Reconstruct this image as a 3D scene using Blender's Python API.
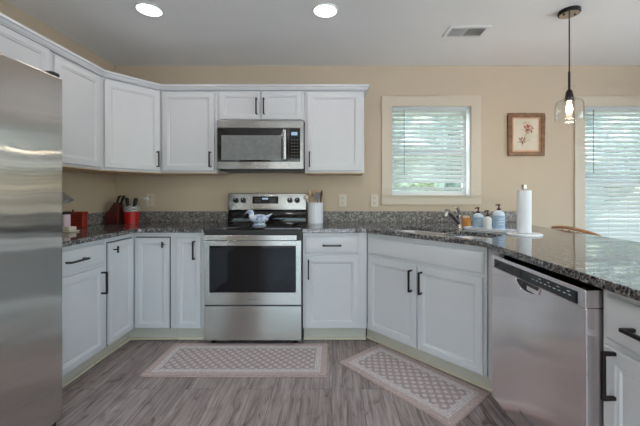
import bpy, bmesh, math, random
from mathutils import Matrix, Vector
random.seed(7)
PI = math.pi
scene = bpy.context.scene
C = scene.collection
for o in list(bpy.data.objects): bpy.data.objects.remove(o)

# ------------------------------------------------------------------ camera
cam_d = bpy.data.cameras.new('camera'); cam = bpy.data.objects.new('camera', cam_d); C.objects.link(cam)
cam.location = (0, -3.225, 1.185); cam.rotation_euler = (PI/2, 0, 0)
cam_d.sensor_width = 36; cam_d.lens = 36*330/640
cam_d.shift_x = -12/640; cam_d.shift_y = -19/640; cam_d.clip_start = .02
scene.camera = cam
# ------------------------------------------------------------------ sky, exposure
W = bpy.data.worlds.new('sky'); scene.world = W; W.use_nodes = True
wn = W.node_tree; wn.nodes.clear()
sky = wn.nodes.new('ShaderNodeTexSky'); sky.sky_type = 'NISHITA'; sky.sun_disc = False
sky.sun_elevation = math.radians(48); sky.sun_rotation = math.radians(270); sky.air_density = 1.2; sky.dust_density = 2.5
bg = wn.nodes.new('ShaderNodeBackground'); bg.inputs[1].default_value = 1.3
wo = wn.nodes.new('ShaderNodeOutputWorld'); wn.links.new(sky.outputs[0], bg.inputs[0]); wn.links.new(bg.outputs[0], wo.inputs[0])
vs = scene.view_settings; vs.view_transform = 'Standard'; vs.look = 'None'; vs.gamma = 1; vs.use_curve_mapping = False
vs.exposure = -0.07
DOWNLIGHT_W = 2.5; DOWNLIGHT_COL = (1, .93, .87)
sun = bpy.data.lights.new('sun', 'SUN'); sun.energy = 14; sun.angle = math.radians(.6); sun.color = (1, .97, .93)
so_ = bpy.data.objects.new('sun', sun); C.objects.link(so_); so_.rotation_euler = (0, math.radians(-40), 0)

def area(name, loc, rot, sx, sy, power, col=(1,1,1), portal=False):
    l = bpy.data.lights.new(name, 'AREA'); l.shape = 'RECTANGLE'; l.size = sx; l.size_y = sy; l.energy = power; l.color = col
    if portal: l.cycles.is_portal = True
    o = bpy.data.objects.new(name, l); C.objects.link(o); o.location = loc; o.rotation_euler = rot
    return o
XR_ = 3.62
# sky portals in the openings (they give no light of their own, they only guide the sky's)
area('rear_door_portal', (.75, -5.42, 1.06), (PI/2, 0, 0), 4.6, 2.12, 0, portal=True)
area('right_window_portal', (XR_+.02, -3.0, 1.16), (0, PI/2, 0), 2.08, 3.8, 0, portal=True)

# ------------------------------------------------------------------ materials
def new_mat(name):
    m = bpy.data.materials.new(name); m.use_nodes = True
    nt = m.node_tree; b = nt.nodes['Principled BSDF']
    return m, nt, b
def N(nt, t, **kw):
    n = nt.nodes.new(t)
    for k, v in kw.items(): setattr(n, k, v)
    return n
def L(nt, a, b): nt.links.new(a, b)
def val(b, **kw):
    for k, v in kw.items():
        k = k.replace('_', ' ')
        b.inputs[k].default_value = (v + (1,)) if isinstance(v, tuple) and len(v) == 3 and b.inputs[k].type == 'RGBA' else v
def ramp(nt, stops, interp='LINEAR'):
    r = N(nt, 'ShaderNodeValToRGB'); cr = r.color_ramp; cr.interpolation = interp
    while len(cr.elements) < len(stops): cr.elements.new(.5)
    for e, (p, c) in zip(cr.elements, stops):
        e.position = p; e.color = tuple(c) + (1,) if len(c) == 3 else c
    return r
def math_n(nt, op, a, b=None):
    n = N(nt, 'ShaderNodeMath', operation=op)
    for i, v in enumerate((a, b)):
        if v is None: continue
        if isinstance(v, (int, float)): n.inputs[i].default_value = v
        else: L(nt, v, n.inputs[i])
    return n.outputs[0]
def coords(nt, scale=(1,1,1), rot=(0,0,0)):
    tc = N(nt, 'ShaderNodeTexCoord'); mp = N(nt, 'ShaderNodeMapping')
    mp.inputs['Scale'].default_value = scale; mp.inputs['Rotation'].default_value = rot
    L(nt, tc.outputs['Object'], mp.inputs['Vector']); return mp.outputs[0]
def bump(nt, b, h, strength=.2, dist=.002):
    bp = N(nt, 'ShaderNodeBump'); bp.inputs['Strength'].default_value = strength; bp.inputs['Distance'].default_value = dist
    L(nt, h, bp.inputs['Height']); L(nt, bp.outputs[0], b.inputs['Normal'])

def plain(name, col, rough=.5, metal=0, noise=.04, nscale=30, coat=0, bump_s=0, bscale=200):
    m, nt, b = new_mat(name); val(b, Roughness=rough, Metallic=metal)
    if coat: b.inputs['Coat Weight'].default_value = coat
    no = N(nt, 'ShaderNodeTexNoise'); no.inputs['Scale'].default_value = nscale; no.inputs['Detail'].default_value = 3
    L(nt, coords(nt), no.inputs['Vector'])
    lo = tuple(max(0, c*(1-noise)) for c in col); hi = tuple(min(1, c*(1+noise)) for c in col)
    r = ramp(nt, [(.3, lo), (.7, hi)]); L(nt, no.outputs[0], r.inputs[0]); L(nt, r.outputs[0], b.inputs['Base Color'])
    if bump_s:
        n2 = N(nt, 'ShaderNodeTexNoise'); n2.inputs['Scale'].default_value = bscale; n2.inputs['Detail'].default_value = 2
        L(nt, coords(nt), n2.inputs['Vector']); bump(nt, b, n2.outputs[0], bump_s)
    return m

WALL = plain('wall_paint', (.585, .475, .35), .7, noise=.01, nscale=2, bump_s=.08)
WALLW = plain('pale_wall_paint', (.74, .66, .54), .7, noise=.01, nscale=2, bump_s=.08)
CEIL = plain('ceiling_paint', (.87, .855, .825), .85, noise=.01, nscale=2, bump_s=.15, bscale=120)
TRIM = plain('trim_paint', (.64, .55, .44), .4, noise=.01)
CAB = plain('white_cabinet_paint', (.635, .64, .655), .38, noise=.012, nscale=8)
CABIN = plain('maple_underside', (.68, .50, .32), .6, noise=.15, nscale=12)
KICK = plain('cream_toe_kick_paint', (.62, .59, .50), .45, noise=.02)
BRONZE = plain('dark_bronze', (.028, .020, .018), .35, metal=.6, noise=.1)
BLACKP = plain('black_plastic', (.015, .015, .016), .4, noise=.1)
BLACKG = plain('black_glass', (.006, .006, .007), .05, noise=.05)
WHITEP = plain('white_plastic', (.80, .80, .78), .35, noise=.01)
WHITEC = plain('white_ceramic', (.82, .83, .86), .18, noise=.02, coat=.4)
PAPER = plain('paper_towel_paper', (.86, .86, .88), .9, noise=.02, bump_s=.3, bscale=150)
OAK = plain('orange_oak', (.36, .16, .05), .3, noise=.25, nscale=18)
WOODL = plain('pale_beech', (.62, .42, .25), .6, noise=.15, nscale=25)
WOODD = plain('dark_walnut', (.16, .07, .03), .5, noise=.25, nscale=25)
RED = plain('red_enamel', (.55, .012, .010), .3, noise=.05)
SHOE = plain('cream_shoe_moulding', (.76, .68, .52), .45, noise=.02)
DKRED = plain('dark_red_lacquer', (.085, .010, .009), .35, noise=.2)
BRICKRED = plain('brick_red_box', (.30, .025, .012), .5, noise=.15)
PINK = plain('pale_pink_enamel', (.74, .58, .66), .4, noise=.03)
OUTLETP = plain('almond_outlet_plastic', (.68, .60, .50), .35, noise=.01)
OUTLETD = plain('almond_outlet_face', (.60, .54, .46), .4, noise=.01)
SATIN = plain('satin_grey_metal', (.42, .40, .39), .4, metal=.2, noise=.05)
CREAM = plain('cream_plastic', (.72, .62, .52), .4, noise=.03)
GREYS = plain('grey_silicone', (.22, .23, .30), .55, noise=.05)
CHROME = plain('brushed_nickel', (.55, .52, .49), .22, metal=1, noise=.05)
FAUC = plain('aged_nickel', (.36, .32, .28), .25, metal=1, noise=.08)
AMBER = plain('amber_soap', (.55, .21, .035), .12, noise=.08)
BROWNP = plain('brown_pump_plastic', (.07, .018, .012), .3, noise=.1)
LABELB = plain('soft_blue_label', (.34, .48, .64), .5, noise=.10, nscale=60)
SOAPW = plain('frosted_bottle', (.72, .80, .88), .25, noise=.03)
FRAMEW = plain('carved_brown_wood', (.22, .11, .05), .45, noise=.35, nscale=30, bump_s=.4, bscale=60)
GOLD = plain('gilt_inner_fillet', (.50, .27, .13), .4, metal=.3, noise=.2)
BLIND = plain('blind_slat_white', (.80, .82, .82), .45, noise=.01)
_nt = BLIND.node_tree; _b = _nt.nodes['Principled BSDF']; _t = N(_nt, 'ShaderNodeBsdfTranslucent'); _t.inputs[0].default_value = (.77, .78, .78, 1)
_m = N(_nt, 'ShaderNodeMixShader'); _m.inputs[0].default_value = .45; L(_nt, _b.outputs[0], _m.inputs[1]); L(_nt, _t.outputs[0], _m.inputs[2]); L(_nt, _m.outputs[0], _nt.nodes['Material Output'].inputs[0])
VINYL = plain('window_vinyl', (.78, .80, .80), .4, noise=.01)
GRASS = plain('lawn_grass', (.22, .27, .18), .9, noise=.4, nscale=3)
LEAF = plain('tree_leaves', (.29, .35, .28), .8, noise=.6, nscale=6)
CONCRETE = plain('pale_concrete', (.55, .55, .56), .9, noise=.08, nscale=3)
BARK = plain('tree_bark', (.12, .08, .05), .9, noise=.4, nscale=10)
GREYD = plain('dark_grey_paint', (.10, .10, .11), .5, noise=.1)
LETTER = plain('grey_lettering', (.16, .16, .17), .4, noise=.02)
LETTERL = plain('pale_lettering', (.55, .58, .62), .4, noise=.02)

def steel(name, col=(.56, .56, .56), horiz=True, spread=.35, rough=.16, can=.05):
    m, nt, b = new_mat(name); val(b, Metallic=1.0, Roughness=rough)
    g = N(nt, 'ShaderNodeNewGeometry')
    # brushed grain: fine random tilt of the normal across the grain only
    sc = N(nt, 'ShaderNodeVectorMath', operation='SCALE'); sc.inputs['Scale'].default_value = 9173.0
    tc = N(nt, 'ShaderNodeTexCoord'); L(nt, tc.outputs['Object'], sc.inputs[0])
    w = N(nt, 'ShaderNodeTexWhiteNoise', noise_dimensions='3D'); L(nt, sc.outputs[0], w.inputs['Vector'])
    sep = N(nt, 'ShaderNodeSeparateColor'); L(nt, w.outputs['Color'], sep.inputs[0])
    k = math_n(nt, 'MULTIPLY', math_n(nt, 'SUBTRACT', math_n(nt, 'ADD', sep.outputs[0], sep.outputs[1]), 1.0), spread)
    if horiz:
        T = N(nt, 'ShaderNodeVectorMath', operation='CROSS_PRODUCT'); L(nt, g.outputs['Normal'], T.inputs[0]); T.inputs[1].default_value = (0, 0, 1); tv = T.outputs[0]
    else:
        T = N(nt, 'ShaderNodeCombineXYZ'); T.inputs[2].default_value = 1; tv = T.outputs[0]
    s2 = N(nt, 'ShaderNodeVectorMath', operation='SCALE'); L(nt, tv, s2.inputs[0]); L(nt, k, s2.inputs['Scale'])
    ad = N(nt, 'ShaderNodeVectorMath', operation='ADD'); L(nt, g.outputs['Normal'], ad.inputs[0]); L(nt, s2.outputs[0], ad.inputs[1])
    # gentle oil-canning of the sheet
    no = N(nt, 'ShaderNodeTexNoise'); no.inputs['Scale'].default_value = 2.2; no.inputs['Detail'].default_value = 1; L(nt, tc.outputs['Object'], no.inputs['Vector'])
    sb = N(nt, 'ShaderNodeVectorMath', operation='SUBTRACT'); L(nt, no.outputs['Color'], sb.inputs[0]); sb.inputs[1].default_value = (.5, .5, .5)
    s3 = N(nt, 'ShaderNodeVectorMath', operation='SCALE'); L(nt, sb.outputs[0], s3.inputs[0]); s3.inputs['Scale'].default_value = can
    a2 = N(nt, 'ShaderNodeVectorMath', operation='ADD'); L(nt, ad.outputs[0], a2.inputs[0]); L(nt, s3.outputs[0], a2.inputs[1])
    nm = N(nt, 'ShaderNodeVectorMath', operation='NORMALIZE'); L(nt, a2.outputs[0], nm.inputs[0])
    L(nt, nm.outputs[0], b.inputs['Normal'])
    r = ramp(nt, [(.3, tuple(c*.95 for c in col)), (.7, tuple(c*1.03 for c in col))]); L(nt, no.outputs[0], r.inputs[0]); L(nt, r.outputs[0], b.inputs['Base Color'])
    return m
STEEL_F = steel('stainless_fridge', (.64, .615, .59), True, .45, .02, .07)
STEEL_V = steel('stainless_range', (.47, .465, .46), False, .35, .16)
STEEL_D = steel('stainless_dishwasher', (.86, .80, .80), True, .22, .10, .28)

def granite(name='speckled_granite', rough=.05, spec=.7, pal=None):
    m, nt, b = new_mat(name); val(b, Roughness=rough); b.inputs['Specular IOR Level'].default_value = spec
    v = coords(nt)
    a = N(nt, 'ShaderNodeTexVoronoi'); a.inputs['Scale'].default_value = 85; L(nt, v, a.inputs['Vector'])
    c = N(nt, 'ShaderNodeTexVoronoi'); c.inputs['Scale'].default_value = 190; L(nt, v, c.inputs['Vector'])
    s1 = N(nt, 'ShaderNodeSeparateColor'); L(nt, a.outputs['Color'], s1.inputs[0])
    s2 = N(nt, 'ShaderNodeSeparateColor'); L(nt, c.outputs['Color'], s2.inputs[0])
    pal = pal or [(0, (.012, .012, .015)), (.30, (.05, .048, .053)), (.50, (.115, .105, .105)), (.66, (.20, .175, .16)), (.82, (.31, .28, .26)), (.93, (.50, .48, .47))]
    r1 = ramp(nt, pal, 'CONSTANT'); r2 = ramp(nt, pal, 'CONSTANT')
    L(nt, s1.outputs[0], r1.inputs[0]); L(nt, s2.outputs[0], r2.inputs[0])
    mx = N(nt, 'ShaderNodeMix', data_type='RGBA'); mx.inputs[0].default_value = .5
    L(nt, r1.outputs[0], mx.inputs[6]); L(nt, r2.outputs[0], mx.inputs[7]); L(nt, mx.outputs[2], b.inputs['Base Color'])
    return m
GRANITE = granite(); GRANITE_B = granite('lit_granite_backsplash', .35, .4, [(0, (.03, .028, .03)), (.22, (.11, .10, .098)), (.44, (.20, .18, .165)), (.62, (.31, .27, .24)), (.80, (.43, .38, .34)), (.93, (.60, .56, .53))])  # same granite; the backsplash's brighter light is put into a paler, warmer palette

def floor_mat():
    m, nt, b = new_mat('grey_oak_planks'); val(b, Roughness=.38)
    tc = N(nt, 'ShaderNodeTexCoord'); sp = N(nt, 'ShaderNodeSeparateXYZ'); L(nt, tc.outputs['Object'], sp.inputs[0])
    cb = N(nt, 'ShaderNodeCombineXYZ'); L(nt, sp.outputs[1], cb.inputs[0]); L(nt, sp.outputs[0], cb.inputs[1])
    br = N(nt, 'ShaderNodeTexBrick'); br.offset = .37; br.inputs['Scale'].default_value = 1; br.inputs['Brick Width'].default_value = 1.22
    br.inputs['Row Height'].default_value = .178; br.inputs['Mortar Size'].default_value = .0012; br.inputs['Mortar Smooth'].default_value = .1
    br.inputs['Color1'].default_value = (0, 0, 0, 1); br.inputs['Color2'].default_value = (1, 1, 1, 1); br.inputs['Mortar'].default_value = (.5, .5, .5, 1)
    L(nt, cb.outputs[0], br.inputs['Vector'])
    # grain stretched along the plank, shifted from plank to plank
    sh = N(nt, 'ShaderNodeVectorMath', operation='MULTIPLY_ADD'); sh.inputs[1].default_value = (1, 1, 1)
    L(nt, tc.outputs['Object'], sh.inputs[0])
    sc = N(nt, 'ShaderNodeVectorMath', operation='SCALE'); sc.inputs['Scale'].default_value = 5.0; L(nt, br.outputs['Color'], sc.inputs[0]); L(nt, sc.outputs[0], sh.inputs[2])
    mp = N(nt, 'ShaderNodeMapping'); mp.inputs['Scale'].default_value = (42, 2.2, 1); L(nt, sh.outputs[0], mp.inputs['Vector'])
    n1 = N(nt, 'ShaderNodeTexNoise'); n1.inputs['Scale'].default_value = 1.6; n1.inputs['Detail'].default_value = 6; n1.inputs['Roughness'].default_value = .62; n1.inputs['Distortion'].default_value = .8
    L(nt, mp.outputs[0], n1.inputs['Vector'])
    mp2 = N(nt, 'ShaderNodeMapping'); mp2.inputs['Scale'].default_value = (8, 3.4, 1); L(nt, sh.outputs[0], mp2.inputs['Vector'])
    n2 = N(nt, 'ShaderNodeTexNoise'); n2.inputs['Scale'].default_value = 1.4; n2.inputs['Detail'].default_value = 3; n2.inputs['Distortion'].default_value = 1.5; L(nt, mp2.outputs[0], n2.inputs['Vector'])
    r1 = ramp(nt, [(.25, (.14, .108, .10)), (.42, (.31, .25, .235)), (.56, (.44, .375, .36)), (.75, (.58, .51, .49))]); L(nt, n1.outputs[0], r1.inputs[0])
    r2 = ramp(nt, [(.27, (.38, .34, .33)), (.34, (.70, .67, .66)), (.43, (.92, .91, .91)), (.62, (1.0, 1.0, 1.0))]); L(nt, n2.outputs[0], r2.inputs[0])
    mx = N(nt, 'ShaderNodeMix', data_type='RGBA', blend_type='MULTIPLY'); mx.inputs[0].default_value = 1
    L(nt, r1.outputs[0], mx.inputs[6]); L(nt, r2.outputs[0], mx.inputs[7])
    r3 = ramp(nt, [(0, (.82, .80, .79)), (1, (1.0, 1.0, 1.0))]); L(nt, br.outputs['Color'], r3.inputs[0])
    m2 = N(nt, 'ShaderNodeMix', data_type='RGBA', blend_type='MULTIPLY'); m2.inputs[0].default_value = 1
    L(nt, mx.outputs[2], m2.inputs[6]); L(nt, r3.outputs[0], m2.inputs[7])
    m3 = N(nt, 'ShaderNodeMix', data_type='RGBA'); m3.inputs[7].default_value = (.07, .055, .05, 1)
    L(nt, br.outputs['Fac'], m3.inputs[0]); L(nt, m2.outputs[2], m3.inputs[6]); L(nt, m3.outputs[2], b.inputs['Base Color'])
    bump(nt, b, n1.outputs[0], .12, .001)
    return m
FLOOR = floor_mat()

def rug_mat(name, lx, ly):
    m, nt, b = new_mat(name); val(b, Roughness=.95)
    tc = N(nt, 'ShaderNodeTexCoord'); sp = N(nt, 'ShaderNodeSeparateXYZ'); L(nt, tc.outputs['Object'], sp.inputs[0])
    x, y = sp.outputs[0], sp.outputs[1]
    dx = math_n(nt, 'SUBTRACT', lx/2, math_n(nt, 'ABSOLUTE', x)); dy = math_n(nt, 'SUBTRACT', ly/2, math_n(nt, 'ABSOLUTE', y))
    d = math_n(nt, 'MINIMUM', dx, dy)
    base = (.60, .49, .46); pale = (.74, .69, .68); grey = (.55, .51, .53); dark = (.50, .41, .39)
    s = 1/.2
    rb = ramp(nt, [(0, (.52, .40, .36)), (.008*s, base), (.048*s, pale), (.058*s, grey), (.061*s, pale), (.076*s, grey), (.079*s, pale), (.087*s, dark)], 'CONSTANT')
    L(nt, math_n(nt, 'MULTIPLY', d, s), rb.inputs[0])
    # basket-weave field of pale lozenges on a darker ground
    p = 1/.044
    u = math_n(nt, 'MULTIPLY', math_n(nt, 'ADD', x, y), p*PI*.7071); v = math_n(nt, 'MULTIPLY', math_n(nt, 'SUBTRACT', x, y), p*PI*.7071)
    pr = math_n(nt, 'ABSOLUTE', math_n(nt, 'MULTIPLY', math_n(nt, 'SINE', u), math_n(nt, 'SINE', v)))
    rf = ramp(nt, [(.22, (.47, .395, .385)), (.5, (.58, .50, .48)), (.72, (.72, .65, .63))]); L(nt, pr, rf.inputs[0])
    inside = math_n(nt, 'GREATER_THAN', d, .088)
    mx = N(nt, 'ShaderNodeMix', data_type='RGBA'); L(nt, inside, mx.inputs[0]); L(nt, rb.outputs[0], mx.inputs[6]); L(nt, rf.outputs[0], mx.inputs[7])
    # woven speckle in the outer border
    no = N(nt, 'ShaderNodeTexNoise'); no.inputs['Scale'].default_value = 90; L(nt, tc.outputs['Object'], no.inputs['Vector'])
    r2 = ramp(nt, [(.35, (.80, .77, .77)), (.65, (1.05, 1.05, 1.05))]); L(nt, no.outputs[0], r2.inputs[0])
    m2 = N(nt, 'ShaderNodeMix', data_type='RGBA', blend_type='MULTIPLY'); m2.inputs[0].default_value = 1
    L(nt, mx.outputs[2], m2.inputs[6]); L(nt, r2.outputs[0], m2.inputs[7]); L(nt, m2.outputs[2], b.inputs['Base Color'])
    bump(nt, b, no.outputs[0], .3, .002)
    return m

def thin_glass(name, tint=(1, 1, 1), refl=.5):
    m = bpy.data.materials.new(name); m.use_nodes = True; nt = m.node_tree; nt.nodes.clear()
    o = N(nt, 'ShaderNodeOutputMaterial'); t = N(nt, 'ShaderNodeBsdfTransparent'); t.inputs[0].default_value = tint + (1,)
    g = N(nt, 'ShaderNodeBsdfGlossy'); g.inputs['Roughness'].default_value = .02
    f = N(nt, 'ShaderNodeLayerWeight'); f.inputs[0].default_value = .5
    fz = math_n(nt, 'ADD', math_n(nt, 'MULTIPLY', math_n(nt, 'POWER', f.outputs[1], 4.0), .85*refl), .04)
    mx = N(nt, 'ShaderNodeMixShader'); L(nt, fz, mx.inputs[0]); L(nt, t.outputs[0], mx.inputs[1]); L(nt, g.outputs[0], mx.inputs[2]); L(nt, mx.outputs[0], o.inputs[0])
    return m
PANE = thin_glass('window_glass', (.95, .97, .96), .5)
SHADEG = thin_glass('clear_shade_glass', (.985, .985, .98), 1.0)
def emit(name, col, s):
    m = bpy.data.materials.new(name); m.use_nodes = True; nt = m.node_tree; nt.nodes.clear()
    o = N(nt, 'ShaderNodeOutputMaterial'); e = N(nt, 'ShaderNodeEmission'); e.inputs[0].default_value = col + (1,); e.inputs[1].default_value = s; L(nt, e.outputs[0], o.inputs[0])
    return m
LENS = emit('lit_downlight_lens', (1, .98, .96), 4.0)
BULB = emit('lit_bulb', (1, .86, .62), 9.0)
DISP = emit('lit_display', (.55, .75, 1), .7)

def delft_mat():
    m, nt, b = new_mat('blue_and_white_glaze'); val(b, Roughness=.2)
    no = N(nt, 'ShaderNodeTexNoise'); no.inputs['Scale'].default_value = 38; no.inputs['Detail'].default_value = 4; no.inputs['Distortion'].default_value = 1.2
    L(nt, coords(nt), no.inputs['Vector'])
    r = ramp(nt, [(.40, (.26, .32, .50)), (.48, (.50, .57, .72)), (.56, (.72, .76, .82))]); L(nt, no.outputs[0], r.inputs[0]); L(nt, r.outputs[0], b.inputs['Base Color'])
    return m
DELFT = delft_mat()
def checker_mat(name, a, c, s):
    m, nt, b = new_mat(name); val(b, Roughness=.4)
    ch = N(nt, 'ShaderNodeTexChecker'); ch.inputs['Scale'].default_value = s; ch.inputs[1].default_value = a + (1,); ch.inputs[2].default_value = c + (1,)
    L(nt, coords(nt), ch.inputs['Vector']); L(nt, ch.outputs[0], b.inputs['Base Color']); return m
CHECK = checker_mat('white_and_black_check', (.75, .74, .70), (.04, .04, .04), 80)
def art_mat():
    m, nt, b = new_mat('floral_print_paper'); val(b, Roughness=.6)
    no = N(nt, 'ShaderNodeTexNoise'); no.inputs['Scale'].default_value = 8; L(nt, coords(nt), no.inputs['Vector'])
    r = ramp(nt, [(.4, (.66, .60, .44)), (.6, (.74, .62, .50))]); L(nt, no.outputs[0], r.inputs[0]); L(nt, r.outputs[0], b.inputs['Base Color']); return m
ART = art_mat()
MAT = plain('pink_mat_board', (.70, .44, .32), .7, noise=.05)
PETAL = plain('printed_red_petals', (.45, .09, .05), .7, noise=.4, nscale=120)
STEM = plain('printed_brown_stems', (.20, .12, .10), .7, noise=.4, nscale=120)
FLUTE = plain('white_fluted_ceramic', (.80, .81, .86), .3, noise=.03)

# ------------------------------------------------------------------ mesh builder
class MB:
    def __init__(s): s.v = []; s.f = []
    def add(s, vs, fs, M=None):
        k = len(s.v)
        for p in vs:
            p = Vector(p)
            s.v.append(tuple(M @ p) if M is not None else tuple(p))
        s.f += [tuple(i+k for i in f) for f in fs]; return s
    def box(s, x0, x1, y0, y1, z0, z1, M=None):
        vs = [(x, y, z) for z in (z0, z1) for y in (y0, y1) for x in (x0, x1)]
        return s.add(vs, [(0,2,3,1), (4,5,7,6), (0,1,5,4), (2,6,7,3), (0,4,6,2), (1,3,7,5)], M)
    def prism(s, poly, z0, z1, M=None):
        n = len(poly)
        a = sum(poly[i][0]*poly[(i+1)%n][1] - poly[(i+1)%n][0]*poly[i][1] for i in range(n))
        if a < 0: poly = poly[::-1]
        vs = [(x, y, z0) for x, y in poly] + [(x, y, z1) for x, y in poly]
        fs = [tuple(range(n))[::-1], tuple(range(n, 2*n))] + [(i, (i+1)%n, n+(i+1)%n, n+i) for i in range(n)]
        return s.add(vs, fs, M)
    def lathe(s, prof, n=32, M=None, sx=1, sy=1, flute=0, nf=0):
        vs = []; fs = []
        for i, (r, z) in enumerate(prof):
            for j in range(n):
                a = 2*PI*j/n; rr = r*(1+flute*math.cos(nf*a)) if flute else r
                vs.append((rr*math.cos(a)*sx, rr*math.sin(a)*sy, z))
        for i in range(len(prof)-1):
            for j in range(n): fs.append((i*n+j, i*n+(j+1)%n, (i+1)*n+(j+1)%n, (i+1)*n+j))
        if prof[0][0] > 1e-6: fs.append(tuple(range(n))[::-1])
        if prof[-1][0] > 1e-6: fs.append(tuple((len(prof)-1)*n+j for j in range(n)))
        return s.add(vs, fs, M)
    def ring(s, ro, ri, z0, z1, n=48, M=None):     # flat annulus with thickness
        prof = [(ro, z0), (ro, z1), (ri, z1), (ri, z0)]
        vs = []; fs = []
        for r, z in prof:
            for j in range(n): vs.append((r*math.cos(2*PI*j/n), r*math.sin(2*PI*j/n), z))
        for i in range(4):
            for j in range(n): fs.append((i*n+j, i*n+(j+1)%n, ((i+1)%4)*n+(j+1)%n, ((i+1)%4)*n+j))
        return s.add(vs, fs, M)
    def tube(s, pts, r, n=10, flat=None, M=None):
        pts = [Vector(p) for p in pts]; rs = r if isinstance(r, (list, tuple)) else [r]*len(pts)
        vs = []; fs = []; up = Vector((0, 0, 1)); prev = None
        for i, p in enumerate(pts):
            t = (pts[min(i+1, len(pts)-1)] - pts[max(i-1, 0)]).normalized()
            ref = prev if prev is not None else (up if abs(t.z) < .95 else Vector((1, 0, 0)))
            b1 = (ref - t*ref.dot(t)).normalized(); b2 = t.cross(b1); prev = b1
            for j in range(n):
                a = 2*PI*(j+.5)/n; f = flat if flat else 1
                vs.append(p + b1*math.cos(a)*rs[i]*f + b2*math.sin(a)*rs[i])
        for i in range(len(pts)-1):
            for j in range(n): fs.append((i*n+j, i*n+(j+1)%n, (i+1)*n+(j+1)%n, (i+1)*n+j))
        fs.append(tuple(range(n))[::-1]); fs.append(tuple((len(pts)-1)*n+j for j in range(n)))
        return s.add(vs, fs, M)
    def rings(s, w, h, prof, x0=0, z0=0, yb=0, M=None):
        """panel door: front rings (inset, y) from the outside in, flat back at yb; faces -y"""
        vs = []; fs = []
        seq = [(0, yb)] + prof
        for ins, y in seq:
            vs += [(x0+ins, y, z0+ins), (x0+w-ins, y, z0+ins), (x0+w-ins, y, z0+h-ins), (x0+ins, y, z0+h-ins)]
        for i in range(len(seq)-1):
            for j in range(4): fs.append((i*4+j, i*4+(j+1)%4, (i+1)*4+(j+1)%4, (i+1)*4+j))
        fs.append((3, 2, 1, 0)); k = (len(seq)-1)*4; fs.append((k, k+1, k+2, k+3))
        return s.add(vs, fs, M)
    def sphere(s, c, rx, ry, rz, n=16, m=10, M=None):
        prof = [(math.sin(PI*i/m), -math.cos(PI*i/m)) for i in range(m+1)]
        vs = []; fs = []
        for r, z in prof:
            for j in range(n): vs.append((c[0]+rx*r*math.cos(2*PI*j/n), c[1]+ry*r*math.sin(2*PI*j/n), c[2]+rz*z))
        for i in range(m):
            for j in range(n): fs.append((i*n+j, i*n+(j+1)%n, (i+1)*n+(j+1)%n, (i+1)*n+j))
        return s.add(vs, fs, M)
    def build(s, name, mat, parent=None, bev=0, world=False, label=None, seg=2):
        me = bpy.data.meshes.new(name); vs = s.v
        if world and parent is not None:
            inv = base_matrix(parent).inverted(); vs = [tuple(inv @ Vector(p)) for p in vs]
        me.from_pydata(vs, [], s.f)
        bm = bmesh.new(); bm.from_mesh(me); bmesh.ops.remove_doubles(bm, verts=bm.verts, dist=1e-6)
        bmesh.ops.recalc_face_normals(bm, faces=bm.faces); bm.to_mesh(me); bm.free()
        me.polygons.foreach_set('use_smooth', [True]*len(me.polygons)); me.set_sharp_from_angle(angle=math.radians(32))
        me.materials.append(mat); o = bpy.data.objects.new(name, me); C.objects.link(o)
        if parent is not None: o.parent = parent
        if bev:
            b = o.modifiers.new('bevel', 'BEVEL'); b.width = bev; b.segments = seg; b.limit_method = 'ANGLE'; b.angle_limit = math.radians(40)
            b.harden_normals = True
        if label: o['label'] = label
        return o
def base_matrix(o):
    M = Matrix.Translation(o.location) @ o.rotation_euler.to_matrix().to_4x4()
    return base_matrix(o.parent) @ M if o.parent else M
def thing(name, label, cat, loc=(0,0,0), rz=0, group=None):
    o = bpy.data.objects.new(name, None); C.objects.link(o); o.empty_display_size = .1
    o.location = loc; o.rotation_euler = (0, 0, rz); tag(o, label, cat, group); return o
def tag(o, label, cat, group=None):
    o['label'] = label; o['category'] = cat
    if group: o['group'] = group
    return o
def struct(name, mb, mat, bev=0):
    o = mb.build(name, mat, None, bev); o['kind'] = 'structure'; return o
def centre_origin(o):
    """move a single-mesh thing's origin to the middle of its underside"""
    me = o.data; xs = [v.co.x for v in me.vertices]; ys = [v.co.y for v in me.vertices]; zs = [v.co.z for v in me.vertices]
    c = Vector(((min(xs)+max(xs))/2, (min(ys)+max(ys))/2, min(zs)))
    me.transform(Matrix.Translation(-c)); o.location = o.location + c; return o
def text_mesh(name, body, size, mat, parent, M, ext=.0006):
    cu = bpy.data.curves.new(name, 'FONT'); cu.body = body; cu.size = size; cu.extrude = ext; cu.align_x = 'CENTER'; cu.align_y = 'CENTER'; cu.resolution_u = 2
    t = bpy.data.objects.new(name, cu); C.objects.link(t); dg = bpy.context.evaluated_depsgraph_get()
    me = bpy.data.meshes.new_from_object(t.evaluated_get(dg)); bpy.data.objects.remove(t); me.transform(M); me.materials.clear(); me.materials.append(mat)
    o = bpy.data.objects.new(name, me); C.objects.link(o); o.parent = parent; return o

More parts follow.
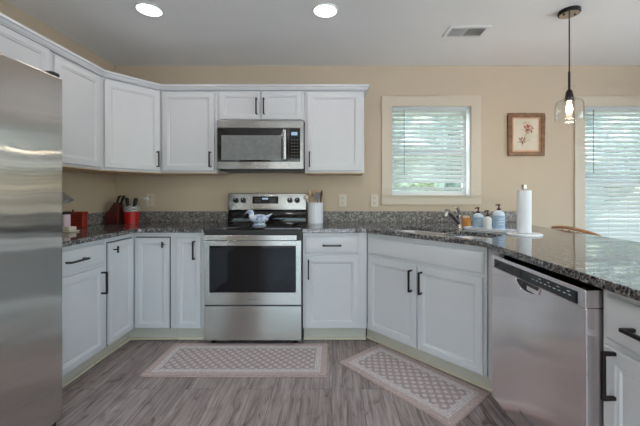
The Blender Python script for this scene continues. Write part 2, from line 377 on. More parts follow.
# ------------------------------------------------------------------ the room
XL, XR, YR, ZC = -2.12, 3.62, -5.4, 2.44
struct('floor', MB().box(XL, XR, YR, 0, -.05, 0), FLOOR)
struct('ceiling', MB().box(XL, XR, YR, 0, ZC, ZC+.05), CEIL)
def wall_holes(lo, hi, z1, holes, to):
    """wall of boxes around rectangular holes (a0,a1,z0,z1) along one axis; to(a0,a1,z0,z1) adds a box"""
    a = lo
    for (a0, a1, z0, z1h) in sorted(holes):
        if a0 > a: to(a, a0, 0, z1)
        if z0 > 0: to(a0, a1, 0, z0)
        to(a0, a1, z1h, z1); a = a1
    if a < hi: to(a, hi, 0, z1)
W1 = (.585, 1.352, 1.172, 2.04); W2 = (2.462, 3.362, .58, 2.04)
m = MB(); wall_holes(XL-.15, XR+.15, ZC+.05, [W1, W2], lambda a, b, c, d: m.box(a, b, 0, .15, c, d)); struct('wall_back', m, WALL)
struct('wall_left', MB().box(XL-.15, XL, YR-.15, 0, 0, ZC+.05), WALL)
m = MB(); wall_holes(YR, 0, ZC+.05, [(-4.9, -1.1, .12, 2.2)], lambda a, b, c, d: m.box(XR, XR+.15, a, b, c, d)); struct('wall_right', m, WALL)
m = MB(); wall_holes(XL-.15, XR+.15, ZC+.05, [(-1.55, 3.05, 0, 2.12)], lambda a, b, c, d: m.box(a, b, YR-.15, YR, c, d)); struct('wall_rear', m, WALL)
struct('wall_peninsula', MB().box(1.50, 1.60, -2.53, -.003, 0, .878), WALL)
struct('baseboard_back', MB().box(1.602, XR-.02, -.015, -.001, 0, .11), TRIM, .003)
struct('baseboard_right', MB().box(XR-.015, XR-.001, YR+.02, -.02, 0, .11), TRIM, .003)
struct('baseboard_left', MB().box(XL+.001, XL+.015, YR+.02, -2.60, 0, .11), TRIM, .003)

def window(n, x0, x1, z0, z1, sill, label=None):
    root = bpy.data.objects.new('window_%d' % n, None); C.objects.link(root); root['kind'] = 'structure'; root.location = ((x0+x1)/2, 0, z0)
    c = .10; y1 = -.018
    k = MB()
    k.box(x0-c, x0, y1, -.0005, z0-(.0 if sill else c), z1+c).box(x1, x1+c, y1, -.0005, z0-(.0 if sill else c), z1+c).box(x0, x1, y1, -.0005, z1, z1+c)
    k.build('window_casing', TRIM, root, .002, True)
    MB().box(x0-c-.006, x1+c+.006, -.032, .098, z0-.014, z0-.0005).build('window_sill', TRIM, root, .003, True)
    MB().box(x0-c, x1+c, -.016, -.0005, z0-.092, z0-.015).build('window_apron', TRIM, root, .002, True)
    MB().box(x0+.0005, x0+.006, .001, .094, z0+.001, z1-.001).box(x1-.006, x1-.0005, .001, .094, z0+.001, z1-.001).box(x0+.006, x1-.006, .001, .094, z1-.006, z1-.0005).build('jamb_liner', VINYL, root, 0, True)
    # sashes
    zm = (z0+z1)/2; f = MB(); t = .04; y0, yb = .095, .13
    for a, b, ya in ((z0, zm+.02, y0), (zm-.02, z1, y0+.018)):
        f.box(x0, x0+t, ya, ya+.017, a, b).box(x1-t, x1, ya, ya+.017, a, b).box(x0+t, x1-t, ya, ya+.017, a, a+.045).box(x0+t, x1-t, ya, ya+.017, b-.04, b)
    f.build('window_sash', VINYL, root, .002, True)
    g = MB(); g.box(x0+t, x1-t, y0+.007, y0+.010, z0+.045, zm-.02).box(x0+t, x1-t, y0+.025, y0+.028, zm+.025, z1-.04); g.build('window_pane', PANE, root, 0, True)
    return root
window(1, *W1, True); window(2, *W2, True)

def blind(x0, x1, z0, z1, label, zbot, tilt=47, wand_x=.12, wand_l=.65):
    r = thing('window_blind', label, 'blind', ((x0+x1)/2, .04, zbot))
    y = .045
    MB().box(x0, x1, y-.028, y+.028, z1-.045, z1-.002).build('headrail', BLIND, r, .002, True)
    s = MB(); z = z1-.075; hw = .0245; ta = math.radians(tilt)
    while z > zbot+.045:
        Mx = Matrix.Translation((0, y, z)) @ Matrix.Rotation(ta, 4, 'X')
        # cambered slat
        n = 4; top = []; bot = []
        for i in range(n+1):
            q = -1+2*i/n; top.append((q*hw, .0015+.003*(1-q*q))); bot.append((q*hw, -.0010+.003*(1-q*q)))
        pts = top + bot[::-1]; vs = [(x0+.004, p[0], p[1]) for p in pts] + [(x1-.004, p[0], p[1]) for p in pts]; k = len(pts)
        s.add(vs, [tuple(range(k)), tuple(range(k, 2*k))[::-1]] + [(i, k+i, k+(i+1)%k, (i+1)%k) for i in range(k)], Mx)
        z -= .0435
    s.build('slats', BLIND, r, 0, True)
    MB().box(x0+.003, x1-.003, y-.024, y+.024, zbot, zbot+.022).build('bottom_rail', BLIND, r, .003, True)
    nl = 2 if x1-x0 < .85 else 3
    for i in range(nl):
        xx = x0 + (x1-x0)*(.28+.44*i/(nl-1))
        l = MB()
        l.tube([(xx, y-.026, z1-.05), (xx, y-.026, zbot+.01)], .0013, 6).tube([(xx, y+.026, z1-.05), (xx, y+.026, zbot+.01)], .0013, 6)
        l.build('ladder_cord', WHITEP, r, 0, True)
    MB().tube([(x0+wand_x, y-.036, z1-.03), (x0+wand_x, y-.038, z1-wand_l)], .0035, 8).build('tilt_wand', GREYS, r, 0, True)
    return r
blind(W1[0]+.012, W1[1]-.035, W1[2], W1[3], 'white slatted blind in the small window over the sink', 1.178+.05, wand_x=.11)
blind(W2[0]+.010, W2[1]-.010, W2[2], W2[3], 'white slatted blind in the tall window beside the pendant lamp', .60, wand_x=.09)

# unseen sliding door and right-wall window, added and widened for fill daylight
d = bpy.data.objects.new('fill_door_1', None); C.objects.link(d); d['kind'] = 'structure'; d.location = (.75, YR, 0)
k = MB()
for a, b, y in ((-1.55, -.01, YR-.10), (-.03, 1.53, YR-.06), (1.51, 3.05, YR-.10)):
    k.box(a, a+.07, y, y+.035, 0.002, 2.119).box(b-.07, b, y, y+.035, 0.002, 2.119).box(a+.07, b-.07, y, y+.035, 0.002, .12).box(a+.07, b-.07, y, y+.035, 2.02, 2.119)
k.build('door_frame', VINYL, d, 0, True)
MB().box(-1.48, -.08, YR-.085, YR-.080, .12, 2.02).box(.04, 1.46, YR-.045, YR-.040, .12, 2.02).box(1.58, 2.98, YR-.085, YR-.080, .12, 2.02).build('door_pane', PANE, d, 0, True)
d = bpy.data.objects.new('window_3', None); C.objects.link(d); d['kind'] = 'structure'; d.location = (XR, -3.0, .12)
k = MB(); g = MB()
for a, b in ((-4.9, -3.0), (-3.0, -1.1)):
    k.box(XR+.06, XR+.10, a, a+.05, .12, 2.2).box(XR+.06, XR+.10, b-.05, b, .12, 2.2).box(XR+.06, XR+.10, a+.05, b-.05, .12, .17).box(XR+.06, XR+.10, a+.05, b-.05, 2.15, 2.2)
    g.box(XR+.078, XR+.082, a+.05, b-.05, .17, 2.15)
k.build('window_sash', VINYL, d, 0, True); g.build('window_pane', PANE, d, 0, True)

# garden outside
struct('ground', MB().box(-25, 25, -30, 25, -.35, -.30), GRASS)
struct('bounce_patio', MB().box(-6, 14, -16, -5.6, -.29, -.05).box(3.8, 14, -5.59, 3, -.29, -.05), CONCRETE)  # unseen pale slab, added to bounce sunlight up onto the ceiling
def tree(x, y, h, r, label):
    t = thing('garden_tree', label, 'tree', (x, y, -.30))
    MB().tube([(0, 0, 0), (.05, 0, h*.3), (0, .05, h*.6)], [.16, .12, .08], 8).build('trunk', BARK, t)
    bm = bmesh.new(); bmesh.ops.create_icosphere(bm, subdivisions=4, radius=1)
    rnd = random.Random(int(x*10+y)); off = [Vector((rnd.uniform(-9, 9),)*3) for _ in range(1)][0]
    from mathutils import noise
    for v in bm.verts:
        q = 1 + .35*noise.noise(v.co*2.2+off) + .22*noise.noise(v.co*6+off)+.12*noise.noise(v.co*14+off)
        v.co = Vector((v.co.x*r*q, v.co.y*r*q, v.co.z*h*.42*q + h*.60))
    me = bpy.data.meshes.new('crown'); bm.to_mesh(me); bm.free(); me.materials.append(LEAF); o = bpy.data.objects.new('crown', me); C.objects.link(o); o.parent = t
tree(-2.2, 9.0, 4.6, 1.5, 'green tree outside, seen through the left part of the sink window blind')
tree(2.3, 8.2, 5.4, 1.6, 'green tree outside, seen through the right part of the sink window blind')
tree(.1, 12.5, 5.5, 1.9, 'green tree outside, farthest back behind the middle of the sink window blind')
tree(5.4, 13.0, 6.0, 2.2, 'green tree outside between the sink window and the tall window')
tree(11.2, 11.5, 6.0, 2.2, 'green tree outside behind the right edge of the tall window blind')
tree(7.4, 8.0, 5.0, 1.8, 'green tree outside, seen through the blind of the tall window')

# ------------------------------------------------------------------ cabinets
DOORP = lambda T, st: [(0, -T+.003), (.003, -T), (st-.012, -T), (st-.006, -T+.004), (st, -T+.005), (st+.005, -T+.011), (st+.020, -T+.011)]
def panel(w, h, x, z, st=.055, T=.019): return MB().rings(w, h, DOORP(T, st), x, z, -.0008)
def slab(w, h, x, z, T=.019): return MB().rings(w, h, [(0, -T+.008), (.006, -T+.003), (.014, -T), (.05, -T)], x, z, -.0008)
def pull(parent, x, z, length, vertical=True, T=.019, name='handle'):
    k = MB(); y0 = -T; h = length/2; s = .0055; o = .032
    if vertical:
        k.box(x-s, x+s, y0-o-.010, y0-o, z-h, z+h)
        for q in (-1, 1): k.box(x-s, x+s, y0-o, y0+.0004, z+q*h-(s*2 if q > 0 else 0), z+q*h+(0 if q > 0 else s*2))
    else:
        k.box(x-h, x+h, y0-o-.010, y0-o, z-s, z+s)
        for q in (-1, 1): k.box(x+q*h-(s*2 if q > 0 else 0), x+q*h+(0 if q > 0 else s*2), y0-o, y0+.0004, z-s, z+s)
    return k.build(name, BRONZE, parent, .001)
def tknob(parent, x, z, T=.019):
    k = MB(); k.box(x-.004, x+.004, -T-.028, -T+.0004, z-.004, z+.004).box(x-.005, x+.005, -T-.038, -T-.028, z-.024, z+.024)
    return k.build('knob', BRONZE, parent, .001)
def door(parent, w, h, x, z, hx=None, hz=None, hl=.15, knob=False, st=.055):
    d = panel(w, h, x, z, st).build('door', CAB, parent)
    if knob: tknob(d, hx, hz)
    elif hx is not None: pull(d, hx, hz, hl)
    return d
def drawer(parent, w, h, x, z, handle=True, name='drawer'):
    d = slab(w, h, x, z).build(name, CAB, parent)
    if handle: pull(d, x+w/2, z+h/2, .145, False)
    return d
ZB, ZT = .121, .880     # base cabinet box
def base_cab(label, loc, rz, w, depth, kick=True):
    r = thing('base_cabinet', label, 'cabinet', loc, rz)
    MB().box(0, w, 0, depth, ZB, ZT).build('carcass', CAB, r, .001)
    MB().box(.0, w, .075, .09, .001, ZB-.0005).build('toe_kick', KICK, r, .001)
    MB().box(.0, w, .062, .0745, .001, .019).build('shoe_moulding', SHOE, r, .004)
    return r
U0, U1 = 1.372, 2.095
def wall_cab(label, loc, rz, w, z0=U0, z1=U1, depth=.308):
    r = thing('wall_cabinet', label, 'cabinet', (loc[0], loc[1], z0), rz)
    k = MB(); k.box(0, w, 0, depth, 0.002, z1-z0); k.build('carcass', CAB, r, .001)
    MB().box(.001, w-.001, .001, depth-.002, -.006, .0015).build('underside', CABIN, r, label='bare maple underside')
    return r
R90 = PI/2
# --- left wall base run (face plane X=-1.575)
FX = -1.575; DL = FX-XL-.003
r = base_cab('white base cabinet with drawer beside the refrigerator', (FX, -1.513, 0), R90, .573, DL)
drawer(r, .53, .135, .02, .715); door(r, .53, .567, .02, .128, .02+.53-.035, .585)
# --- corner cabinet with folding pair of doors
r = thing('base_cabinet', 'white corner base cabinet with two doors meeting in the inside corner', 'cabinet', (-1.80, -.40, 0))
pts = [(XL+.003, -.938), (FX, -.938), (FX, -.61), (-1.262, -.61), (-1.262, -.003), (XL+.003, -.003)]
MB().prism(pts, ZB, ZT).build('carcass', CAB, r, .001, True)
MB().box(FX-.09, FX-.075, -.938, -.535, .001, ZB-.0005).box(FX-.075, -1.262, -.535, -.52, .001, ZB-.0005).build('toe_kick', KICK, r, .001, True)
MB().box(FX-.0745, FX-.062, -.938, -.548, .001, .019).box(FX-.062, -1.262, -.548, -.5355, .001, .019).build('shoe_moulding', SHOE, r, .004, True)
def local_part(mb, name, mat, parent, loc, rz, bev=0):
    Mx = Matrix.Translation(loc) @ Matrix.Rotation(rz, 4, 'Z'); mb.v = [tuple(Mx @ Vector(p)) for p in mb.v]
    return mb.build(name, mat, parent, bev, True)
def knob_at(parent, loc, rz, x, z, T=.019):
    k = MB(); k.box(x-.004, x+.004, -T-.028, -T+.0004, z-.004, z+.004).box(x-.005, x+.005, -T-.038, -T-.028, z-.024, z+.024)
    return local_part(k, 'knob', BRONZE, parent, loc, rz, .001)
local_part(MB().box(.003, .293, -.0007, -.0001, .121, .847), 'door_gap_shade', BLACKP, r, (FX, -.925, 0), R90)  # black sheets stand in for the shade in the gaps round both doors
local_part(MB().box(.022, .297, -.0007, -.0001, .121, .847), 'door_gap_shade', BLACKP, r, (FX, -.61, 0), 0)
d = local_part(panel(.280, .712, .010, .128, .05), 'door', CAB, r, (FX, -.925, 0), R90); knob_at(d, (FX, -.925, 0), R90, .010+.04, .79)
d = local_part(panel(.268, .712, .022, .128, .05), 'door', CAB, r, (FX, -.61, 0), 0); knob_at(d, (FX, -.61, 0), 0, .022+.268-.035, .79)
# --- narrow cabinet left of the range
r = base_cab('narrow white base cabinet with one door left of the range', (-1.260, -.61, 0), 0, .254, .606)
door(r, .19, .712, .035, .128, .035+.19-.045, .745, .145, st=.045)
# --- drawer cabinet right of the range
r = base_cab('white base cabinet with drawer and one door right of the range', (-.231, -.61, 0), 0, .507, .606)
drawer(r, .425, .135, .018, .715); door(r, .425, .567, .018, .128, .018+.03, .595)
# --- diagonal sink base
TH = math.atan2(-.70, .628); A = Vector((.277, -.61, 0)); WD = .9404
r = thing('sink_cabinet', 'wide white angled sink cabinet with two doors', 'cabinet', (A.x+.0005, A.y-.0005, 0), TH)
fr = MB(); fr.box(.005, WD-.005, .0, .02, ZB, ZT); fr.build('face_frame', CAB, r, .001)
MB().box(.03, WD-.03, .025, .60, ZB, ZB+.018).build('cabinet_floor', CABIN, r)
MB().box(-.075, WD+.015, .082, .095, .001, ZB-.0005).build('toe_kick', KICK, r, .001)
MB().box(-.070, WD+.010, .069, .0815, .001, .019).build('shoe_moulding', SHOE, r, .004)
slab(.895, .125, .025, .72).build('false_front', CAB, r)
door(r, .44, .567, .025, .128, .025+.44-.035, .587); door(r, .44, .567, .475, .128, .475+.035, .587)
MB().box(.904, .925, -1.452, -1.317, ZB, ZT).build('filler_strip', CAB, r, .001, True)
# --- end cabinet on the peninsula
r = base_cab('white base cabinet with drawer at right beyond the dishwasher', (.905, -2.125, 0), -R90, .40, .590)
drawer(r, .355, .140, .022, .715); door(r, .355, .567, .022, .128, .022+.045, .615)
# ------------------------------------------------------------------ wall cabinets
YU = -.312; XU = XL+.332
r = wall_cab('white wall cabinet left of the microwave', (-1.509, YU, 0), 0, .497)
door(r, .455, U1-U0-.035, .02, .018, .02+.455-.03, .115, .135)
r = wall_cab('short white wall cabinet with two small doors above the microwave', (-1.010, YU, 0), 0, .768, 1.826, U1)
door(r, .352, .250, .024, .012, .024+.352-.024, .125, .14, st=.05); door(r, .352, .250, .392, .012, .392+.024, .125, .14, st=.05)
r = wall_cab('white wall cabinet right of the microwave', (-.240, YU, 0), 0, .523)
door(r, .475, U1-U0-.035, .022, .018, .022+.022, .115, .135)
r = wall_cab('white wall cabinet next to the refrigerator', (XU, -1.130, 0), R90, .464, depth=.329)
door(r, .42, U1-U0-.035, .015, .018)
r = wall_cab('short white wall cabinet over the refrigerator', (XU, -2.045, 0), R90, .913, 1.83, U1, .329)
door(r, .43, .250, .02, .012, st=.05); door(r, .43, .250, .460, .012, st=.05)
# diagonal corner wall cabinet
TU = math.atan2(.353, .279); cu = thing('wall_cabinet', 'white angled wall cabinet in the corner', 'cabinet', (XU, -.665, U0), TU)
pts = [(XL+.003, -.664), (XU, -.664), (-1.511, YU), (-1.511, -.003), (XL+.003, -.003)]
MB().prism(pts, U0+.002, U1).build('carcass', CAB, cu, .001, True)
MB().prism([(XL+.004, -.663), (XU, -.663), (-1.512, YU), (-1.512, -.004), (XL+.004, -.004)], U0-.006, U0+.0015).build('underside', CABIN, cu, 0, True, label='bare maple underside')
wd = math.hypot(.353, .279)
door(cu, wd-.028, U1-U0-.035, .014, .018, .014+wd-.028-.030, .115, .135)
# crown moulding swept over the cabinet fronts
path = [Vector((XU, -2.045)), Vector((XU, -.665)), Vector((-1.511, YU)), Vector((.283, YU)), Vector((.283, -.004))]
prof = [(-.018, U1+.0006), (.020, U1+.0006), (.021, U1+.006), (.027, U1+.009), (.035, U1+.026), (.042, U1+.030), (.042, U1+.046), (-.018, U1+.046)]
vs = []; fs = []
for i, p in enumerate(path):
    d0 = (p-path[i-1]).normalized() if i else (path[1]-p).normalized(); d1 = (path[i+1]-p).normalized() if i < len(path)-1 else d0
    n0 = Vector((d0.y, -d0.x)); n1 = Vector((d1.y, -d1.x)); bis = (n0+n1).normalized(); bis = bis/max(.3, bis.dot(n0))
    for o_, z in prof: vs.append((p.x+bis.x*o_, p.y+bis.y*o_, z))
K = len(prof)
for i in range(len(path)-1):
    for j in range(K): fs.append((i*K+j, i*K+(j+1)%K, (i+1)*K+(j+1)%K, (i+1)*K+j))
fs += [tuple(range(K)), tuple((len(path)-1)*K+j for j in range(K))[::-1]]
o = MB().add(vs, fs).build('crown_moulding', CAB); tag(o, 'white crown moulding running along the tops of the wall cabinets', 'moulding')

# ------------------------------------------------------------------ countertops
ZK, ZG = .882, .914
def slab_with_holes(outer, holes):
    bm = bmesh.new(); es = []
    for loop in [outer]+holes:
        vs = [bm.verts.new((x, y, ZG)) for x, y in loop]
        es += [bm.edges.new((vs[i], vs[(i+1) % len(vs)])) for i in range(len(vs))]
    bmesh.ops.triangle_fill(bm, use_beauty=True, use_dissolve=False, edges=es)
    ex = bmesh.ops.extrude_face_region(bm, geom=list(bm.faces))
    for v in [g for g in ex['geom'] if isinstance(g, bmesh.types.BMVert)]: v.co.z = ZK
    bmesh.ops.recalc_face_normals(bm, faces=bm.faces); mb = MB(); bm.verts.index_update()
    mb.v = [tuple(v.co) for v in bm.verts]; mb.f = [tuple(v.index for v in f.verts) for f in bm.faces]; bm.free(); return mb
def arc(cx, cy, r, a0, a1, n=6): return [(cx+r*math.cos(math.radians(a0+(a1-a0)*i/n)), cy+r*math.sin(math.radians(a0+(a1-a0)*i/n))) for i in range(n+1)]
ct = thing('countertop', 'speckled granite countertop in the left corner beside the range', 'countertop', (-1.80, -.35, ZK))
slab_with_holes([(XL+.002, -1.533), (-1.528, -1.533)] + arc(-1.478, -.695, .05, 180, 90) + [(-1.004, -.645), (-1.004, -.002), (XL+.002, -.002)], []).build('slab', GRANITE, ct, .003, True)
MB().box(XL+.022, -1.004, -.022, -.002, ZG+.0005, 1.016).box(XL+.002, XL+.022, -1.533, -.002, ZG+.0005, 1.016).build('backsplash', GRANITE_B, ct, .002, True)
cr = thing('countertop', 'long speckled granite countertop with the sink and peninsula', 'countertop', (1.2, -.9, ZK))
UX, UY = .668, -.744; VX, VY = .744, .668; P0 = Vector((.251, -.633))
def uv(u, v): return (P0.x+UX*u+VX*v, P0.y+UY*u+VY*v)
def bowl_loop(u0, u1, v0, v1, r, n=5):
    out = []
    for cx, cy, a in ((u1-r, v1-r, 0), (u0+r, v1-r, 90), (u0+r, v0+r, 180), (u1-r, v0+r, 270)):
        for i in range(n+1):
            t = math.radians(a+90*i/n); out.append(uv(cx+r*math.cos(t), cy+r*math.sin(t)))
    return out
B1 = (.115, .570, .055, .445, .09); B2 = (.600, .900, .055, .415, .08)
outer = [(-.232, -.002), (-.232, -.645), (.225, -.645), (.262, -.650)] + [uv(.05, 0)] + [uv(.87, 0), (.851, -1.31), (.862, -1.36), (.862, -2.56), (1.735, -2.56), (1.735, -.45), (1.76, -.25), (1.86, -.002)]
slab_with_holes(outer, [bowl_loop(*B1), bowl_loop(*B2)]).build('slab', GRANITE, cr, .003, True)
MB().box(-.232, 1.86, -.022, -.002, ZG+.0005, 1.016).build('backsplash', GRANITE_B, cr, .002, True)
# sink
sk = thing('sink', 'stainless double-bowl undermount sink', 'sink', uv(.5, .24)+(.69,), TH)
def bowl(b, depth):
    u0, u1, v0, v1, r = b; k = MB(); n = 24; L0 = []
    loops = [(u0-.012, u1+.012, v0-.012, v1+.012, r, ZK-.001), (u0-.004, u1+.004, v0-.004, v1+.004, r, ZK-.0012), (u0, u1, v0, v1, r, ZK-.012), (u0+.01, u1-.01, v0+.01, v1-.01, r, ZK-depth+.03), (u0+.035, u1-.035, v0+.035, v1-.035, r*.7, ZK-depth)]
    for (a, b_, c, d_, rr, z) in loops:
        for p in bowl_loop(a, b_, c, d_, rr): k.v.append((p[0], p[1], z))
    for i in range(len(loops)-1):
        for j in range(n): k.f.append((i*n+j, i*n+(j+1) % n, (i+1)*n+(j+1) % n, (i+1)*n+j))
    k.f.append(tuple((len(loops)-1)*n+j for j in range(n))); return k
SINKM = plain('satin_stainless', (.62, .60, .58), .28, metal=1, noise=.04)
for b, dp in ((B1, .20), (B2, .18)):
    o = bowl(b, dp).build('bowl', SINKM, sk, 0, True); so = o.modifiers.new('solid', 'SOLIDIFY'); so.thickness = .0012; so.offset = -1 if False else 1
    c = uv((b[0]+b[1])/2, (b[2]+b[3])/2); MB().lathe([(.04, 0), (.04, .003), (.03, .004), (.0, .001)], 20, Matrix.Translation((c[0], c[1], ZK-dp+.001))).build('drain', CHROME, sk, 0, True)
# faucet
fb = uv(.530, .500); fc = thing('faucet', 'brushed nickel pull-out faucet behind the sink', 'faucet', fb+(ZG+.0005,), TH)
MB().lathe([(.030, 0), (.030, .006), (.024, .012), (.022, .03), (.0215, .085), (.024, .095), (.023, .11), (.012, .122), (0, .124)], 24).build('body', FAUC, fc)
MB().tube([(0, -.005, .045), (0, -.05, .075), (0, -.14, .128), (0, -.175, .142)], [.016, .0165, .0175, .019], 14).build('spout', FAUC, fc)
MB().tube([(0, -.165, .140), (0, -.195, .142), (0, -.212, .130), (0, -.218, .108)], [.0195, .021, .022, .019], 14).build('spray_head', FAUC, fc)
MB().tube([(0, .0, .110), (0, -.004, .135), (.0, -.020, .158), (.0, -.055, .170)], [.014, .016, .015, .009], 12, flat=.6).build('lever', FAUC, fc)

# ------------------------------------------------------------------ range
X0, X1 = -.998, -.238
rg = thing('range', 'stainless freestanding electric range with black glass cooktop', 'range', ((X0+X1)/2, -.33, 0))
def P(mb, name, mat, bev=.001, parent=None, label=None): return mb.build(name, mat, parent or rg, bev, True, label)
P(MB().box(X0, X1, -.635, -.03, .05, .905), 'body', GREYD)
for x in (X0+.05, X1-.05):
    for y in (-.58, -.08): P(MB().lathe([(.018, .0005), (.018, .02), (.01, .022), (.01, .0495)], 12, Matrix.Translation((x, y, 0))), 'foot', BLACKP, 0)
P(MB().box(X0, X1, -.662, -.10, .9055, .925), 'cooktop', BLACKG, .004)
for x, y, rr in ((-.80, -.50, .115), (-.43, -.50, .095), (-.80, -.24, .085), (-.43, -.24, .085)):
    P(MB().ring(rr, rr-.003, .9252, .9255, 40, Matrix.Translation((x, y, 0))), 'burner_ring', GREYD, 0)
P(MB().box(X0+.003, X1-.003, -.658, -.6355, .8435, .9045), 'upper_trim', BLACKP, .002)
# back guard: sloped black glass below, tilted stainless console above
yz = [(-.100, .9255), (-.100, .935), (-.078, 1.033), (-.03, 1.033), (-.03, .9255)]
k = MB(); n = len(yz); xa, xb = X0+.010, X1-.010
k.add([(xa, y, z) for y, z in yz]+[(xb, y, z) for y, z in yz], [tuple(range(n)), tuple(range(n, 2*n))[::-1]]+[(i, n+i, n+(i+1) % n, (i+1) % n) for i in range(n)])
P(k, 'back_guard', BLACKG)
yz = [(-.118, 1.034), (-.120, 1.050), (-.092, 1.190), (-.085, 1.194), (-.03, 1.194), (-.03, 1.034)]
k = MB(); n = len(yz); xa, xb = X0+.014, X1-.006
k.add([(xa, y, z) for y, z in yz]+[(xb, y, z) for y, z in yz], [tuple(range(n)), tuple(range(n, 2*n))[::-1]]+[(i, n+i, n+(i+1) % n, (i+1) % n) for i in range(n)])
con = P(k, 'console', STEEL_V, .003)
def on_con(x, z, off=0):   # point on tilted console face
    t = (z-1.050)/.14; return (x, -.120+.028*t-off, z)
SL = math.atan2(.028, .14)
Mc = lambda x, z, off=0: Matrix.Translation(on_con(x, z, off)) @ Matrix.Rotation(PI/2-SL, 4, 'X')
for x in (-.908, -.838, -.398, -.328):
    kb = MB().lathe([(.026, 0), (.026, .004), (.022, .010), (.020, .024), (.017, .027), (0, .027)], 24, Mc(x, 1.125, .0005)); kb = P(kb, 'knob', BLACKP, 0)
    P(MB().box(-.0025, .0025, 0.0, .014, .0271, .0285, Mc(x, 1.125, .0005)), 'pointer', LETTERL, 0, kb)
dp = P(MB().box(-.122, .122, -.034, .034, .0005, .0035, Mc(-.630, 1.128)), 'control_panel', BLACKG, .001)
P(MB().box(-.030, .025, .004, .020, .0036, .0044, Mc(-.630, 1.128)), 'clock_display', DISP, 0, dp)
for i in range(3):
    for j in range(3):
        for s in (-1, 1): P(MB().box(s*(.05+.02*i)-.006, s*(.05+.02*i)+.006, -.018+.015*j-.0025, -.018+.015*j+.0025, .0036, .0040, Mc(-.630, 1.128)), 'touch_button', LETTER, 0, dp)
# oven door with window, handle, drawer
YD = -.660
def frame_yz(x0, x1, z0, z1, xi0, xi1, zi0, zi1, yf, yb):
    return MB().box(x0, xi0, yf, yb, z0, z1).box(xi1, x1, yf, yb, z0, z1).box(xi0, xi1, yf, yb, z0, zi0).box(xi0, xi1, yf, yb, zi1, z1)
od = P(frame_yz(X0+.002, X1-.002, .323, .822, X0+.043, X1-.043, .418, .782, YD, -.636), 'oven_door', STEEL_V, .0015)
P(MB().box(X0+.0435, X1-.0435, YD+.003, -.637, .4185, .7815), 'oven_window', BLACKG, 0, od)
P(MB().box(X0+.002, X1-.002, YD+.002, -.636, .8225, .8425), 'door_top_trim', BLACKP, .002, od)
k = MB().box(X0+.018, X1-.030, YD-.055, YD-.036, .832, .872); k.box(X0+.018, X0+.05, YD-.036, YD+.0015, .838, .866).box(X1-.062, X1-.030, YD-.036, YD+.0015, .838, .866)
P(k, 'handle', STEEL_V, .004, od)
text_mesh('wordmark', 'Whirlpool', .017, LETTER, od, Matrix.Translation((-.622-rg.location.x, YD-.0006-rg.location.y, .366)) @ Matrix.Rotation(PI/2, 4, 'X'))
P(MB().box(X0+.002, X1-.002, YD+.002, -.636, .046, .311), 'storage_drawer', STEEL_V, .002)

# ------------------------------------------------------------------ microwave
mw = thing('microwave', 'stainless over-the-range microwave under the short wall cabinet', 'microwave', (-.612, -.2, 1.40))
MX0, MX1 = -.992, -.246; Q = lambda mb, n, mt, bev=.001, p=None: mb.build(n, mt, p or mw, bev, True)
Q(MB().box(MX0, MX1, -.355, -.004, 1.400, 1.823), 'body', GREYD)
Q(MB().box(MX0+.01, MX1-.01, -.345, -.02, 1.387, 1.3995), 'vent_underside', BLACKP)
STEEL_M = steel('stainless_microwave', (.36, .355, .355), False, .30, .18)
Q(MB().box(MX0, MX1, -.386, -.3555, 1.752, 1.820), 'top_vent_band', STEEL_M, .006)
XS = -.372
md = Q(frame_yz(MX0, XS, 1.402, 1.7515, MX0+.006, XS-.0005, 1.462, 1.7505, -.386, -.3555), 'door', STEEL_M, .002)
Q(MB().box(MX0+.0065, XS-.001, -.384, -.3560, 1.4625, 1.750), 'door_glass', BLACKG, .001, md)
MWWIN = plain('microwave_mesh_window', (.20, .21, .21), .10, noise=.1)
Q(MB().box(MX0+.040, -.435, -.3856, -.3842, 1.478, 1.690), 'window', MWWIN, 0, md)
Q(MB().tube([(-.405, -.385, 1.475), (-.405, -.420, 1.482), (-.405, -.424, 1.605), (-.405, -.420, 1.728), (-.405, -.385, 1.735)], .015, 12, flat=.55), 'handle', STEEL_V, 0, md)
cp = Q(frame_yz(XS+.001, MX1, 1.402, 1.7515, XS+.0015, MX1-.028, 1.462, 1.7505, -.386, -.3555), 'control_frame', STEEL_M, .002)
pn = Q(MB().box(XS+.002, MX1-.0285, -.385, -.3560, 1.4625, 1.750), 'control_panel', BLACKG, .001, cp)
mwt = thing
for i in range(3):
    for j in range(7): Q(MB().box(-.352+.024*i, -.340+.024*i, -.3857, -.3851, 1.485+.027*j, 1.492+.027*j), 'key', LETTER, 0, cp)
Q(MB().box(-.350, -.298, -.3859, -.3851, 1.690, 1.718), 'clock_display', DISP, 0, cp)

# ------------------------------------------------------------------ refrigerator
rf = thing('refrigerator', 'tall stainless steel refrigerator standing at the left edge', 'refrigerator', (-1.74, -2.0, 0))
F = lambda mb, n, mt, bev=.001, p=None, seg=2: mb.build(n, mt, p or rf, bev, True, seg=seg)
F(MB().box(XL+.03, -1.455, -2.447, -1.537, .03, 1.755), 'cabinet_body', GREYD, .004)
for a, b, n in ((-1.9835, -1.537, 1), (-2.447, -1.9865, 2)):
    dd = F(MB().box(-1.450, -1.375, a, b, .045, 1.774), 'door', STEEL_F, .008, None, 3)
    ya = a+.04 if n == 1 else b-.04
    F(MB().tube([(-1.376, ya, .55), (-1.325, ya, .57), (-1.320, ya, 1.10), (-1.325, ya, 1.63), (-1.376, ya, 1.65)], .013, 12), 'handle', STEEL_F, 0, dd)
F(MB().box(-1.56, -1.388, -1.590, -1.541, 1.7745, 1.797), 'hinge_cover', BLACKP, .004)
F(MB().box(-1.56, -1.388, -2.443, -2.390, 1.7745, 1.797), 'hinge_cover', BLACKP, .004)
